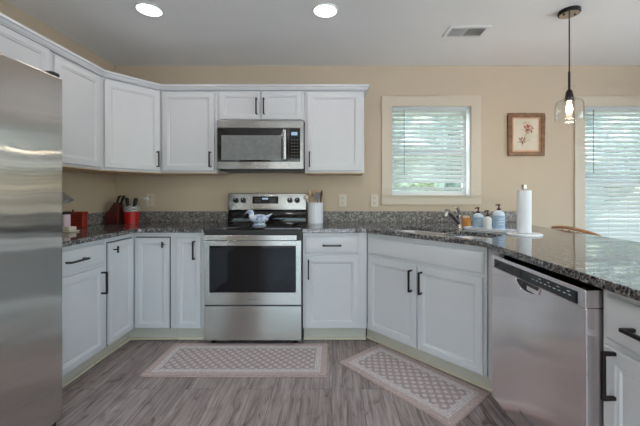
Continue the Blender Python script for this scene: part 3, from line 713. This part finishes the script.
for y in (-1.585, -2.395):
    F(MB().box(-1.455, -1.395, y-.018, y+.030, .0005, .040), 'foot', BLACKP, .004)
    F(MB().box(-2.03, -1.97, y-.018, y+.018, .0005, .029), 'foot', BLACKP, .004)

# ------------------------------------------------------------------ dishwasher
dw = thing('dishwasher', 'stainless built-in dishwasher with dark control strip', 'dishwasher', (1.18, -1.785, 0))
D = lambda mb, n, mt, bev=.001, p=None: mb.build(n, mt, p or dw, bev, True)
DY0, DY1 = -2.115, -1.460
D(MB().box(.915, 1.485, DY0, DY1, .10, .855), 'tub', GREYD)
D(MB().box(.935, .955, DY0+.01, DY1-.01, .001, .0995), 'toe_panel', BLACKP)
for y in (DY0+.05, DY1-.05): D(MB().lathe([(.015, .0005), (.015, .0995)], 10, Matrix.Translation((1.40, y, 0))), 'foot', BLACKP, 0)
DF = .855
# door front with an arched lower-left silhouette is one formed sheet; console above
dd = D(MB().box(DF, .914, DY0, DY1, .105, .7985), 'door', STEEL_D, .004)
dc = D(MB().box(DF-.003, .914, DY0, DY1, .799, .862), 'console', STEEL_D, .004)
D(MB().box(DF-.0045, DF-.0031, DY0+.035, DY1-.035, .803, .846), 'control_strip', BLACKG, 0, dc)
k = MB()
for i in range(9): k.box(DF-.0050, DF-.0046, -2.05+.027*i, -2.036+.027*i, .8225, .8255)
for i in range(4): k.box(DF-.0050, DF-.0046, -2.045+.055*i, -2.030+.055*i, .8350, .8375)
D(k, 'button_marks', LETTERL, 0, dc)
# scooped pull pocket: flat black plate for the recess's shade, steel lip round it, grip bar
cy = -1.785
pk = MB(); n = 24
pts = [(cy+.085*math.cos(PI*i/n), .797-.042*math.sin(PI*i/n)) for i in range(n+1)]
vs = [(DF-.0012, y, z) for y, z in pts]+[(DF-.0003, y, z) for y, z in pts]; kk = len(pts)
pk.add(vs, [tuple(range(kk)), tuple(range(kk, 2*kk))[::-1]]+[(i, kk+i, kk+(i+1) % kk, (i+1) % kk) for i in range(kk)])
pk = D(pk, 'pocket_shade', BLACKP, 0, dd)
D(MB().tube([(DF-.003, y, z) for y, z in pts], .0035, 8), 'pocket_lip', STEEL_D, 0, pk)
D(MB().box(DF-.010, DF-.0015, cy-.080, cy-.005, .768, .786), 'pull_grip', STEEL_D, .003, pk)

text_mesh('wordmark', 'Whirlpool', .022, LETTER, dd, Matrix.Translation((DF-.0006-dw.location.x, -1.765-dw.location.y, .195)) @ Matrix.Rotation(-PI/2, 4, 'Z') @ Matrix.Rotation(PI/2, 4, 'X'))
# ------------------------------------------------------------------ rugs
def rug(label, lx, ly, x, y, rz, mat, nm='kitchen_rug'):
    k = MB(); r = .015; pts = []
    for cx, cy_, a in ((lx/2-r, ly/2-r, 0), (-lx/2+r, ly/2-r, 90), (-lx/2+r, -ly/2+r, 180), (lx/2-r, -ly/2+r, 270)): pts += arc(cx, cy_, r, a, a+90, 4)
    k.prism(pts, .0, .008); o = k.build(nm, mat, None, .002); o.location = (x, y, .001); o.rotation_euler = (0, 0, rz); tag(o, label, 'rug'); return o
rug('flat beige patterned rug lying in front of the range', 1.215, .475, -.637, -.8575, 0, rug_mat('beige_trellis_weave', 1.215, .475))
rug('flat beige patterned rug lying angled below the sink cabinet', .86, .435, .4905, -1.0950, math.atan2(-.625, .54), rug_mat('beige_trellis_weave_short', .86, .435))

# ------------------------------------------------------------------ ceiling fixtures
def downlight(x, y, label):
    t = thing('recessed_light', label, 'ceiling light', (x, y, ZC), 0, 'round recessed ceiling lights')
    MB().ring(.088, .0775, -.010, -.0005, 48).build('trim_ring', WHITEP, t, .002)
    MB().lathe([(.077, -.008), (.077, -.002), (0, -.002)], 40).build('lens', LENS, t)
    l = bpy.data.lights.new('downlight_lamp', 'AREA'); l.shape = 'DISK'; l.size = .14; l.energy = DOWNLIGHT_W; l.color = DOWNLIGHT_COL
    lo = bpy.data.objects.new('downlight_lamp', l); C.objects.link(lo); lo.parent = t; lo.location = (0, 0, -.014)
downlight(-1.24, -.985, 'lit round recessed light in the ceiling above the refrigerator side')
downlight(-.045, -.975, 'lit round recessed light in the ceiling nearer the vent')
for i, (x, y) in enumerate([(-1.2, -2.9), (0, -2.9), (1.3, -2.9), (-1.0, -4.5), (.6, -4.5), (2.2, -4.5), (3.2, -2.6)]):  # unseen downlights, added to brighten the room
    downlight(x, y, 'lit round recessed light added out of view in the ceiling for fill, number %s from the refrigerator side' % ['one', 'two', 'three', 'four', 'five', 'six', 'seven'][i])
# vent
vt = thing('ceiling_vent', 'white rectangular air vent in the ceiling', 'vent', (1.035, -.68, ZC))
vw, vh = .155, .088
MB().box(-vw, vw, -vh, -vh+.026, -.008, -.0005).box(-vw, vw, vh-.026, vh, -.008, -.0005).box(-vw, -vw+.026, -vh+.026, vh-.026, -.008, -.0005).box(vw-.026, vw, -vh+.026, vh-.026, -.008, -.0005).box(-.020, -.008, -vh+.026, vh-.026, -.008, -.0005).build('frame', WHITEP, vt, .002)
MB().box(-vw+.02, vw-.02, -vh+.02, vh-.02, -.0014, -.0006).build('duct_shade', BLACKP, vt)  # black sheet stands in for the shade behind the louvres
for xa, xb, an in ((-vw+.027, -.021, 50), (-.007, vw-.027, -35)):
    k = MB(); x = xa+.006
    while x < xb-.004:
        k.box(-.0065, .0065, -vh+.027, vh-.027, -.0004, .0004, Matrix.Translation((x, 0, -.0070)) @ Matrix.Rotation(math.radians(an), 4, 'Y')); x += .0105
    k.build('louvres', WHITEP, vt)
# pendant
pd = thing('pendant_lamp', 'clear glass pendant lamp on a dark rod over the peninsula', 'lamp', (1.625, -.965, 1.67))
Zp = lambda z: z-1.67
cn = MB().lathe([(0, Zp(ZC-.0005)), (.066, Zp(ZC-.0005)), (.066, Zp(ZC-.020)), (.063, Zp(ZC-.024)), (0, Zp(ZC-.025))][::-1], 40).build('canopy', BRONZE, pd)
MB().lathe([(.058, Zp(ZC-.0262)), (.058, Zp(ZC-.0252)), (0, Zp(ZC-.0252))], 36).build('canopy_plate', CHROME, cn)
for s in (-1, 1): MB().lathe([(.007, Zp(ZC-.025)), (.007, Zp(ZC-.031)), (0, Zp(ZC-.032))], 12, Matrix.Translation((s*.038, 0, 0))).build('screw', BLACKP, cn)
MB().tube([(0, 0, Zp(ZC-.024)), (0, 0, Zp(2.02))], .0042, 10).build('rod', BRONZE, pd)
MB().tube([(0, 0, Zp(2.021)), (0, 0, Zp(1.895))], .0075, 12).build('stem', BRONZE, pd)
MB().lathe([(0, Zp(1.900)), (.012, Zp(1.898)), (.020, Zp(1.885)), (.024, Zp(1.86)), (.028, Zp(1.835)), (.028, Zp(1.822)), (0, Zp(1.822))], 24).build('socket', BRONZE, pd)
sh = MB().lathe([(.031, Zp(1.845)), (.034, Zp(1.832)), (.056, Zp(1.828)), (.076, Zp(1.818)), (.083, Zp(1.800)), (.085, Zp(1.76)), (.085, Zp(1.71)), (.084, Zp(1.688)), (.0815, Zp(1.688)), (.0825, Zp(1.71)), (.0825, Zp(1.76)), (.0805, Zp(1.799)), (.0745, Zp(1.8155)), (.055, Zp(1.8255)), (.033, Zp(1.8295)), (.0295, Zp(1.842))], 48)
sh.f = [f for f in sh.f if len(f) == 4]; n = 48; kk = 15
sh.f += [(kk*n+j, kk*n+(j+1) % n, (j+1) % n, j) for j in range(n)]
sh.build('glass_shade', SHADEG, pd)
MB().ring(.034, .030, Zp(1.915), Zp(1.918), 30).build('glass_collar', SHADEG, pd)
MB().lathe([(0, Zp(1.822)), (.012, Zp(1.8215)), (.012, Zp(1.803)), (.019, Zp(1.782)), (.021, Zp(1.765)), (.015, Zp(1.742)), (.006, Zp(1.730)), (0, Zp(1.727))], 20).build('bulb', BULB, pd)
pl = bpy.data.lights.new('pendant_bulb_lamp', 'POINT'); pl.energy = 5; pl.color = (1, .80, .55); pl.shadow_soft_size = .03
po = bpy.data.objects.new('pendant_bulb_lamp', pl); C.objects.link(po); po.parent = pd; po.location = (0, 0, Zp(1.69))

# ------------------------------------------------------------------ picture
pc = thing('framed_picture', 'small floral print in a brown wooden frame hung on the wall', 'picture', (1.888, -.001, 1.555))
pw, ph, ft = .176, .417, .036
MB().box(-pw, pw, -.028, -.001, 0, ft).box(-pw, pw, -.028, -.001, ph-ft, ph).box(-pw, -pw+ft, -.028, -.001, ft, ph-ft).box(pw-ft, pw, -.028, -.001, ft, ph-ft).build('frame', FRAMEW, pc, .005)
g = MB(); a = pw-ft; z0, z1 = ft, ph-ft; t = .008
g.box(-a+.0005, a-.0005, -.020, -.012, z0+.0005, z0+t).box(-a+.0005, a-.0005, -.020, -.012, z1-t, z1-.0005).box(-a+.0005, -a+t, -.020, -.012, z0+t, z1-t).box(a-t, a-.0005, -.020, -.012, z0+t, z1-t).build('fillet', GOLD, pc)
MB().box(-a+t, a-t, -.010, -.002, z0+t, z1-t).build('mat_board', MAT, pc)
pr = MB().box(-a+.022, a-.022, -.0115, -.0101, z0+.024, z1-.022).build('print', ART, pc)
pe = MB(); st_ = MB(); rnd = random.Random(3)
def blossom(cx, cz, R, nq):
    for i in range(nq):
        an = rnd.uniform(0, 2*PI); q = R*math.sqrt(rnd.random()); px, pz = cx+q*math.cos(an), cz+q*math.sin(an); sz = rnd.uniform(.004, .009)
        M_ = Matrix.Translation((px, -.0116-.00002*i, pz)) @ Matrix.Rotation(rnd.uniform(0, 3), 4, 'Y')
        pe.add([(sz*math.cos(j*PI/4), 0, sz*.5*math.sin(j*PI/4)) for j in range(8)], [tuple(range(8))], M_)
blossom(.025, .265, .045, 60); blossom(-.035, .150, .034, 36); blossom(.0, .31, .03, 14)
for i in range(14):
    x0_, z0_ = (.02, .24) if i < 8 else (-.035, .13); an = rnd.uniform(.2, 2.9) if i < 8 else rnd.uniform(-.2, 3.3); q = rnd.uniform(.05, .085)
    st_.tube([(x0_, -.0122, z0_), (x0_+q*math.cos(an), -.0122, z0_+q*math.sin(an)*.8)], .0013, 5)
st_.tube([(-.035, -.0122, .12), (-.01, -.0122, .19), (.02, -.0122, .25)], .0016, 5); st_.tube([(-.04, -.0122, .09), (-.035, -.0122, .15)], .0016, 5)
pe.build('printed_blossoms', PETAL, pr); st_.build('printed_stems', STEM, pr)

# ------------------------------------------------------------------ outlets
def outlet(x, z, label, switch=False):
    o = thing('wall_outlet', label, 'outlet' if not switch else 'outlet', (x, -.0005, z-.06))
    MB().box(-.038, .038, -.006, 0, 0, .122).build('cover_plate', OUTLETP, o, .003)
    for dz in (.036, .086):
        s = MB().lathe([(.0165, 0), (.0165, .0022), (0, .0022)], 24, Matrix.Translation((0, -.006, dz)) @ Matrix.Rotation(PI/2, 4, 'X')).build('receptacle', OUTLETD, o)
        MB().box(-.008, -.006, -.0086, -.0083, dz-.004, dz+.006).box(.006, .008, -.0086, -.0083, dz-.004, dz+.006).build('slots', BLACKP, s)
    return o
outlet(-1.775, 1.125, 'white wall outlet behind the red tin near the corner')
outlet(.103, 1.120, 'white wall outlet nearer the white utensil crock')
outlet(.415, 1.120, 'white wall outlet close beside the sink window casing')
# plug and cord at the corner outlet
pg = thing('plug_cord', 'small white plug with thin cord in the corner outlet', 'cord', (-1.80, -.02, 1.14))
MB().box(-.014, .014, -.016, .010, -.012, .014).build('plug', WHITEP, pg, .003)
MB().tube([(-.010, -.012, 0), (-.04, -.02, .012), (-.075, -.02, -.004), (-.10, -.02, -.03), (-.105, -.015, -.10), (-.10, -.03, -.20), (-.06, -.05, -.2215)], .0022, 8).build('cord', WHITEP, pg)

# ------------------------------------------------------------------ things on the left counter
ZO = ZG+.0006
kb = thing('knife_block', 'dark red slanted knife block in the corner', 'knife block', (-2.005, -.170, ZO), math.radians(0))
prof_kb = [(-.060, 0), (.060, 0), (.060, .150), (.020, .195), (-.064, .055)]
k = MB(); n = len(prof_kb); k.add([(x, -.055, z) for x, z in prof_kb]+[(x, .055, z) for x, z in prof_kb], [tuple(range(n)), tuple(range(n, 2*n))[::-1]]+[(i, n+i, n+(i+1) % n, (i+1) % n) for i in range(n)])
k.build('block', DKRED, kb, .004)
dirk = Vector((.040, 0, -.045)).normalized(); nrm = Vector((.77, 0, .63))
for i, (t_, yy, nm) in enumerate([(.25, -.03, 'front'), (.30, .0, 'middle'), (.25, .03, 'rear')]):
    p = Vector((.020, yy, .195))+dirk*.060*(.3+.4*(i == 1)); dk = Vector((.30, 0, .95)).normalized()
    kn = thing('kitchen_knife', 'black-handled knife in the dark red block, %s slot' % nm, 'knife', (kb.location.x+p.x, kb.location.y+p.y, kb.location.z+p.z))
    MB().tube([dk*.005, dk*.04, dk*.068, dk*.078+Vector((.012, 0, -.004))], [.012, .013, .015, .012], 10, flat=.6).build('handle', BLACKP, kn)
    MB().tube([dk*.003, dk*.0052], .0135, 10, flat=.6).build('bolster', CHROME, kn)
tn = thing('utensil_tin', 'bright red tin with black and white checked rim beside the knife block', 'tin', (-1.868, -.150, ZO))
def cup(k, r0, r1, h, t=.003, n=36, flute=0, nf=0):
    prof = [(r0, 0), (r1, h), (r1-t, h), (r0-t, t)]
    vs = []
    for r, z in prof:
        for j in range(n):
            a = 2*PI*j/n; rr = r*(1+(flute*math.cos(nf*a) if flute else 0)); vs.append((rr*math.cos(a), rr*math.sin(a), z))
    fs = [(i*n+j, i*n+(j+1) % n, (i+1)*n+(j+1) % n, (i+1)*n+j) for i in range(3) for j in range(n)]
    fs += [tuple(range(n))[::-1], tuple(3*n+j for j in range(n))]
    return k.add(vs, fs)
cup(MB(), .058, .063, .112).build('body', RED, tn)
MB().ring(.0700, .0640, .108, .160, 40).build('checked_rim', CHECK, tn)
for i, (dx, dy, lx_, ly_, lab) in enumerate([(-.02, .0, -.14, 0, 'leaning left'), (.0, .015, .12, .05, 'upright in the middle'), (.010, -.01, .17, 0, 'leaning right')]):
    dd_ = Vector((lx_, ly_, 1)).normalized(); ut = thing('kitchen_tool', 'black and steel kitchen tool in the red tin, %s' % lab, 'utensil', (tn.location.x+dx*.6, tn.location.y+dy, ZO+.005))
    MB().tube([dd_*.0, dd_*.15], .003, 8).build('shaft', CHROME, ut)
    MB().tube([dd_*.15, dd_*.17, dd_*.215, dd_*.232], [.010, .014, .017, .011], 10).build('handle', BLACKP, ut)
rb = thing('red_canister', 'brick red square canister by the left wall', 'canister', (-2.040, -.565, ZO))
MB().box(-.050, .050, -.028, .028, 0, .105).build('body', BRICKRED, rb, .006)
MB().box(-.053, .053, -.031, .031, .1055, .128).build('lid', BRICKRED, rb, .004)
k = MB()
for z in (.03, .055, .08): k.box(-.048, .048, -.0290, -.0281, z, z+.004)
k.build('grooves', DKRED, rb)
MB().lathe([(.006, .1285), (.006, .138), (.010, .142), (0, .146)], 12, Matrix.Translation((-.048, 0, 0))).build('lid_knob', BLACKP, rb)
pb = thing('pink_canister', 'pale pink canister with black lid in front of the red canister', 'canister', (-2.030, -.760, ZO))
MB().box(-.058, .058, -.030, .030, 0, .118).build('body', PINK, pb, .008); MB().box(-.060, .060, -.032, .032, .1185, .140).build('lid', BLACKP, pb, .004)
bd = thing('butter_dish', 'low cream covered dish on the left counter in front of the canisters', 'dish', (-1.915, -.875, ZO))
MB().box(-.085, .085, -.045, .045, 0, .010).build('tray', CREAM, bd, .004); MB().box(-.072, .072, -.036, .036, .0105, .038).build('cover', CREAM, bd, .008)
# small lamp
lp = thing('table_lamp', 'small grey lamp with cone shade next to the refrigerator', 'lamp', (-2.055, -.885, ZO))
MB().lathe([(.036, 0), (.036, .008), (.01, .014), (0, .014)], 24).build('base', CHROME, lp)
MB().tube([(0, 0, .012), (0, 0, .20), (.0, .03, .262), (.0, .09, .285), (.005, .15, .288), (.005, .17, .278)], .005, 8).build('neck', CHROME, lp)
Ms = Matrix.Translation((.005, .172, .278)) @ Matrix.Rotation(math.radians(-28), 4, 'Y')
k = MB().lathe([(.012, 0), (.016, -.010), (.044, -.075), (.0425, -.075), (.014, -.010), (.010, -.002)], 28, Ms); k.f = [f for f in k.f if len(f) == 4]; k.build('shade', SATIN, lp)
MB().sphere((0, 0, -.045), .018, .018, .022, 14, 8, Ms).build('bulb', WHITEC, lp)

# ------------------------------------------------------------------ crock and utensils
cx_, cy_ = -.155, -.145
ck = thing('utensil_crock', 'white fluted ceramic crock right of the range', 'crock', (cx_, cy_, ZO))
cup(MB(), .070, .073, .185, .006, 96, .012, 16).build('body', FLUTE, ck); MB().ring(.0765, .0665, .1852, .192, 40).build('rim', WHITEC, ck, .002)
def utensil(name, label, dx, dy, tx, ty, ln, head, mat, hm=None):
    o = thing(name, label, 'utensil', (cx_+dx, cy_+dy, ZO+.010)); e = Vector((tx, ty, 0))+Vector((0, 0, ln)); u_ = e.normalized()
    MB().tube([(0, 0, 0), e*.6, e*.82], [.006, .006, .008], 10).build('handle', mat, o)
    R = Matrix.Translation(e*.82) @ u_.to_track_quat('Z', 'Y').to_matrix().to_4x4()
    if head == 'spoon': MB().sphere((0, 0, .026), .029, .012, .036, 18, 10, R).build('bowl', hm or mat, o)
    elif head == 'spatula': MB().box(-.026, .026, -.005, .005, -.003, .062, R).build('blade', hm or mat, o, .003)
    elif head == 'ladle': MB().sphere((0, 0, .024), .030, .024, .024, 20, 12, R).build('bowl', hm or mat, o)
    return o
utensil('wooden_spoon', 'pale wooden spoon in the crock, second from the left', -.02, .0, -.03, .01, .28, 'spoon', WOODL)
utensil('wooden_spoon', 'light brown wooden spoon at the back of the crock', .0, .03, -.005, .02, .29, 'spoon', WOODL)
utensil('spatula', 'grey silicone spatula in the middle of the crock', .012, -.01, .012, -.01, .26, 'spatula', GREYS)
utensil('wooden_spoon', 'dark wooden spoon leaning to the right side of the crock', .03, .01, .028, .0, .285, 'spoon', WOODD)
utensil('ladle', 'cream ladle leaning left out of the crock', -.0, -.01, -.095, -.01, .250, 'ladle', CREAM)

# ------------------------------------------------------------------ duck dish on the cooktop
dk_ = thing('ceramic_duck', 'blue and white ceramic duck standing on the black cooktop', 'figurine', (-.60, -.50, .9260))
MB().lathe([(.048, 0), (.050, .006), (.040, .010), (.040, .018), (.046, .023)], 32, sx=1.15, sy=.8).build('pedestal', DELFT, dk_)
k = MB().sphere((.0, 0, .056), .078, .044, .036, 26, 14)
k.tube([(-.045, 0, .055), (-.066, 0, .080), (-.064, 0, .104), (-.074, 0, .118)], [.030, .024, .020, .018], 14)
k.sphere((-.078, 0, .111), .025, .018, .019, 16, 10); k.tube([(-.092, 0, .110), (-.115, 0, .102)], [.009, .004], 10, flat=.6)
k.tube([(.055, 0, .065), (.09, 0, .088), (.108, 0, .098)], [.028, .014, .004], 12, flat=.6)
body = k.build('body', DELFT, dk_)
vxm = body.modifiers.new('join', 'REMESH'); vxm.mode = 'VOXEL'; vxm.voxel_size = .0028; vxm.use_smooth_shade = True
for s in (-1, 1): MB().sphere((.015, s*.040, .066), .048, .008, .022, 20, 10).build('wing', DELFT, dk_)

# ------------------------------------------------------------------ things behind the sink
TR = thing('soap_tray', 'narrow white tray holding the soap bottles', 'tray', (1.165, -.775, ZO), TH)
k = MB(); pts = []
for cx2, cy2, a in ((.14, .028, 0), (-.14, .028, 90), (-.14, -.028, 180), (.14, -.028, 270)): pts += arc(cx2, cy2, .035, a, a+90, 6)
pts = [p for p in pts]; k.prism(pts, 0, .006)
k.build('base', WHITEC, TR, .002)
k = MB(); n = len(pts); vs = []
for s_, z in ((1.0, .0062), (1.06, .016), (1.02, .016), (.96, .0062)):
    vs += [(p[0]*(1+(s_-1)*.5), p[1]*s_, z) for p in pts]
k.add(vs, [(i*n+j, i*n+(j+1) % n, ((i+1) % 4)*n+(j+1) % n, ((i+1) % 4)*n+j) for i in range(4) for j in range(n)]); k.build('rim', WHITEC, TR)
def pump(label, x, y, w, h, hp, body, band, z=ZO+.0065, rect=1.0):
    o = thing('soap_bottle', label, 'bottle', (x, y, z), 0); r = w/2
    MB().lathe([(r*.92, 0), (r, .006), (r, h*.80), (r*.86, h*.90), (r*.38, h*.985), (r*.36, h)], 32, sy=rect).build('body', body, o)
    if band:
        MB().lathe([(r+.0006, h*.10), (r+.0006, h*.74)], 32, sy=rect).build('wrap_label', band, o)
        k = MB()
        for i in range(3): k.box(-r*.45, r*.45, -r*rect-.0012, -r*rect-.0001, h*(.30+.13*i), h*(.30+.13*i)+.005)
        k.build('printed_lines', WHITEP, o)
    p = MB().lathe([(.014, h+.0005), (.014, h+.014), (.006, h+.017), (.0045, h+.034)], 16).build('pump', BROWNP, o)
    MB().tube([(.006, 0, h+.038), (-.012, -.004, h+.041), (-.028, -.008, h+.036)], [.0075, .006, .004], 10).build('nozzle', BROWNP, p)
    if hp: pass
pump('blue-labelled soap bottle with brown pump, nearest the faucet', 1.118, -.702, .076, .118, 0, SOAPW, LABELB)
pump('small white soap bottle between the two blue-labelled bottles', 1.143, -.800, .058, .100, 0, WHITEP, None)
pump('tall blue-labelled soap bottle with brown pump, nearest the paper towels', 1.222, -.808, .080, .145, 0, SOAPW, LABELB)
ab = thing('amber_jar', 'amber soap jar standing behind the faucet', 'jar', (1.070, -.560, ZO))
MB().lathe([(.046, 0), (.050, .006), (.050, .066), (.042, .076), (.0, .077)], 28).build('body', AMBER, ab)
MB().lathe([(.040, .0775), (.040, .092), (.0, .093)], 24).build('cap', WOODL, ab)
pt = thing('paper_towel_holder', 'white paper towel holder on the peninsula with round base', 'holder', (1.275, -1.035, ZO))
MB().lathe([(.108, 0), (.108, .007), (.100, .012), (.0, .012)], 48).build('base', WHITEC, pt)
MB().lathe([(.006, .0125), (.006, .300), (.015, .302), (.017, .308), (.016, .330), (.011, .334), (0, .335)], 20).build('post', CHROME, pt)
k = MB(); n = 48; vs = []
for r_, z in ((.043, .014), (.043, .294), (.019, .294), (.019, .014)):
    for j in range(n): vs.append((r_*math.cos(2*PI*j/n), r_*math.sin(2*PI*j/n), z))
k.add(vs, [(i*n+j, i*n+(j+1) % n, ((i+1) % 4)*n+(j+1) % n, ((i+1) % 4)*n+j) for i in range(4) for j in range(n)])
o = k.build('paper_towel_roll', PAPER); o.location = pt.location; tag(o, 'white roll of paper towels standing on its holder', 'paper towels')

# ------------------------------------------------------------------ dining chair beyond the peninsula
ch = thing('dining_chair', 'orange oak chair whose curved back shows beyond the peninsula', 'chair', (2.05, -.72, 0))
G = lambda mb, n, bev=0: mb.build(n, OAK, ch, bev, True)
G(MB().box(1.845, 2.27, -.93, -.51, .43, .455), 'seat', .01)
for x, y in ((1.875, -.54), (1.875, -.90), (2.235, -.54), (2.235, -.90)): G(MB().tube([(x, y, .4295), (x+(.02 if x > 2 else -.02), y+(.02 if y > -.7 else -.02), 0.001)], [.02, .014], 12), 'leg')
pts = []
for i in range(15):
    t = i/14; yy = -.47-.50*t; b_ = math.sin(PI*t); pts.append((1.835-.035*b_, yy, .905+.028*b_-.010*t))
G(MB().tube(pts, [.008]+[.014]*13+[.008], 10, flat=.9), 'crest_rail')
for i in range(5):
    t = (i+1)/6; b_ = math.sin(PI*t); G(MB().tube([(1.865, -.54-.36*t*1.0, .4555), (1.835-.035*b_, -.47-.50*t, .889+.028*b_-.010*t)], .0075, 8), 'spindle')
